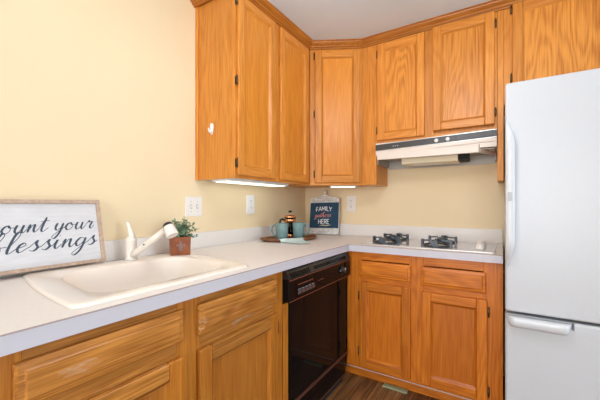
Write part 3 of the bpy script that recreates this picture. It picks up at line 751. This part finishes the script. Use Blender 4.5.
def mug(label, x, y, a):
    t = thing('mug', label, 'mug', (x, y, CT1+.0095), a, 'teal mugs on the tray'); t.scale = (1.1, 1.1, .96)
    MB().lathe([(.030, .0), (.035, .004), (.0385, .03), (.0405, .08), (.0425, .124), (.041, .126), (.039, .122)], TEAL, n=30, cap1=False).build('body', t)
    MB().lathe([(.039, .122), (.036, .06), (.033, .012), (.003, .010)], TEALD, n=30, cap0=False).build('inside', t)
    MB().tube([(.039, 0, .104), (.055, 0, .110), (.070, 0, .098), (.074, 0, .074), (.066, 0, .048), (.052, 0, .032), (.037, 0, .028)], [.0075, .0068, .0065, .0065, .0065, .007, .008], TEAL, 10, 1.25).build('handle', t)
RT = math.atan2(math.sin(.5628), math.cos(.5628))
mug('teal mug at left of the tray with its handle pointing left', .167, -.681, RT+PI-.15)
mug('teal mug at right of the tray with its handle pointing right', .216, -.531, RT-.15)
t = thing('coffee_press', 'glass and copper coffee press behind the two teal mugs', 'coffee press', (.118, -.501, CT1+.0105), RT); t.scale = (.95, .95, 1)
MB().lathe([(.042, .001), (.044, .004), (.044, .150), (.0425, .150), (.0425, .006), (.003, .0055)], GLS, n=28).build('beaker', t)
MB().lathe([(.041, .0062), (.041, .030), (.003, .030)], COFF, n=24).build('coffee', t)
fr_ = MB(); fr_.lathe([(.0455, .118), (.048, .118), (.048, .146), (.0455, .146)], COP, n=28, cap0=False, cap1=False); fr_.lathe([(.0455, .0), (.048, .0), (.048, .024), (.0455, .024)], COP, n=28, cap0=False, cap1=False)
for i in range(4):
    a = PI/4+i*PI/2; ca, sa = math.cos(a), math.sin(a); fr_.tube([(.0475*ca, .0475*sa, .02), (.0475*ca, .0475*sa, .12)], .0035, COP, 8)
fr_.build('frame', t)
MB().lathe([(.050, .152), (.050, .160), (.044, .170), (.028, .176), (.004, .178)], COP, n=28).build('lid', t)
MB().lathe([(.0508, .1505), (.0515, .1505), (.0515, .157), (.0508, .157)], BLKP, n=28, cap0=False, cap1=False).build('lid_band', t)
MB().lathe([(.0025, .176), (.0025, .196)], STL, n=10).lathe([(.006, .194), (.015, .199), (.017, .205), (.012, .210), (.003, .212)], BLKP, n=18).build('plunger', t)
MB().tube([(-.047, 0, .134), (-.066, 0, .142), (-.082, 0, .136), (-.088, 0, .112), (-.084, 0, .070), (-.070, 0, .038), (-.048, 0, .028)], [.008, .009, .009, .009, .009, .008, .007], BLKP, 10).build('handle', t)
# napkin lying on the tray's front edge
nm = MB(); nu, nv = 16, 12; rows = []
# cloth axes: along tray (u) and out towards the counter edge (v)
o3 = Vector((.236, -.690, 0)); du = Vector((.33, .94, 0)).normalized(); dv = Vector((.94, -.33, 0)).normalized()
for i in range(nu+1):
    r = []
    for j in range(nv+1):
        u = (i/nu-.5); v = j/nv
        wdt = .195*(1-.70*max(0, v-.25)); p_ = o3 + du*(u*wdt-.01*v) + dv*(.205*v-.012)
        loc = tm.inverted() @ Vector((p_.x, p_.y, 0)); ed = (abs(loc.x)/.232)**2.4+(abs(loc.y)/.140)**2.4
        z_ = CT1+ (.0125 + .0125*max(0, min(1, (ed-.55)/.35)) if ed < 1.12 else max(.0035, .026-.115*(ed-1.12)**.8))
        z_ += .0025*math.sin(u*19+v*4)*math.sin(v*7+.6)+.002
        r.append(nm.V((p_.x, p_.y, max(z_, CT1+.003))))
    rows.append(r)
for i in range(nu):
    for j in range(nv): nm.face([rows[i][j], rows[i+1][j], rows[i+1][j+1], rows[i][j+1]], nm.mi(NAP), True)
o = nm.build('napkin'); sm = o.modifiers.new('thick', 'SOLIDIFY'); sm.thickness = .002; sm.offset = 1
tag(o, 'pale teal cloth napkin draped over the front rim of the tray', 'napkin')

# ---- family sign
t = thing('message_board', 'navy and white sign lettered family gathers here in the corner', 'sign', (.206, -.100, CT1+.0042))
lean = math.radians(8)
t.rotation_euler = (Matrix.Rotation(math.radians(2), 4, 'Z') @ Matrix.Rotation(-lean, 4, 'X') @ Matrix.Rotation(math.radians(-1.2), 4, 'Y')).to_euler()
hw = .143
base = MB()
base.prism(rrect(-hw, hw, .0, .322, .014, 4), 1, -.006, .006, DIST)
back = base.build('board', t, .001)
MB().prism([(-hw+.001, .056), (hw-.001, .056), (hw-.003, .284), (-hw+.003, .284)], 1, -.0085, -.0063, NAVY).build('navy_panel', t)
cr = MB()
prof_ = []
for i in range(41):
    u = -1+2*i/40; z_ = .328 + .010*math.exp(-(u*1.6)**2) + .018*math.exp(-(u*4.4)**2) + .006*abs(math.cos(u*9)) - .010*abs(u)**5
    prof_.append((u*hw*.97, z_))
cr.prism(prof_[::-1] + [(-hw*.97, .288), (hw*.97, .288)], 1, -.010, .004, DIST)
for i in range(13):
    u = -.115+.23*i/12; cr.lathe([(.002, 0), (.0085, .003), (.006, .007), (.002, .008)], DIST, (u, -.0095, .298), 10, axis=(0,-1,0))
for s_ in (-1, 1):
    for q in range(3):
        cx = s_*(.022+.034*q); pts = [(cx+s_*.014*math.cos(a)*(1-a/9), -.011,   .319-.002*q+.009*math.sin(a)*(1-a/9)) for a in [j*.55 for j in range(13)]]
        cr.tube(pts, .0036, DIST, 6)
cr.build('carved_crest', t)
fin = MB(); fin.lathe([(.010, .352), (.015, .358), (.008, .366), (.014, .376), (.015, .384), (.009, .394), (.004, .400), (.002, .405)], DIST, (0, -.003, 0), 14); fin.tube([(-.03, -.004, .340), (-.018, -.006, .356), (0, -.004, .350), (.018, -.006, .356), (.03, -.004, .340)], .0045, DIST, 6)
fin.build('finial', t)
mb = MB(); PF = lambda u, v, d: (u, -.0086-d, v)
tx = 'FAMILY'; h_ = .038; lettering(mb, tx, -word_width(tx)*h_*.92/2-.002, .212, h_, .92, .0054, PAINTW, 0, 0, .010, 1.0, PF)
mb.build('upper_lettering', t); mb = MB()
tx = 'HERE'; h_ = .040; lettering(mb, tx, -word_width(tx)*h_*.86/2+.002, .092, h_, .86, .0056, PAINTW, 0, .02, 0, 1.0, PF)
mb.build('lower_lettering', t)
mb = MB(); tx = 'gathers'; h_ = .021; lettering(mb, tx, -.092, .152, h_, 1.14, .0046, CORAL, .3, .02, 0, .4, PF); mb.build('coral_lettering', t)
mb = MB(); kk = mb.tube([(-.045, -.009, .076), (-.01, -.009, .080), (.03, -.009, .078), (.07, -.009, .085)], [.001, .004, .0045, .001], GOLD, 6, 1); mb.build('gold_flourish', t)
for i, (a, b_) in enumerate(((-.11, -.085), (-.05, -.03), (-.02, .03), (.045, .06), (.08, .115))): MB().box(a, b_, -.0068, -.0061, .020+.005*(i%2), .024+.005*(i%2), GREY).build('scuff', t)
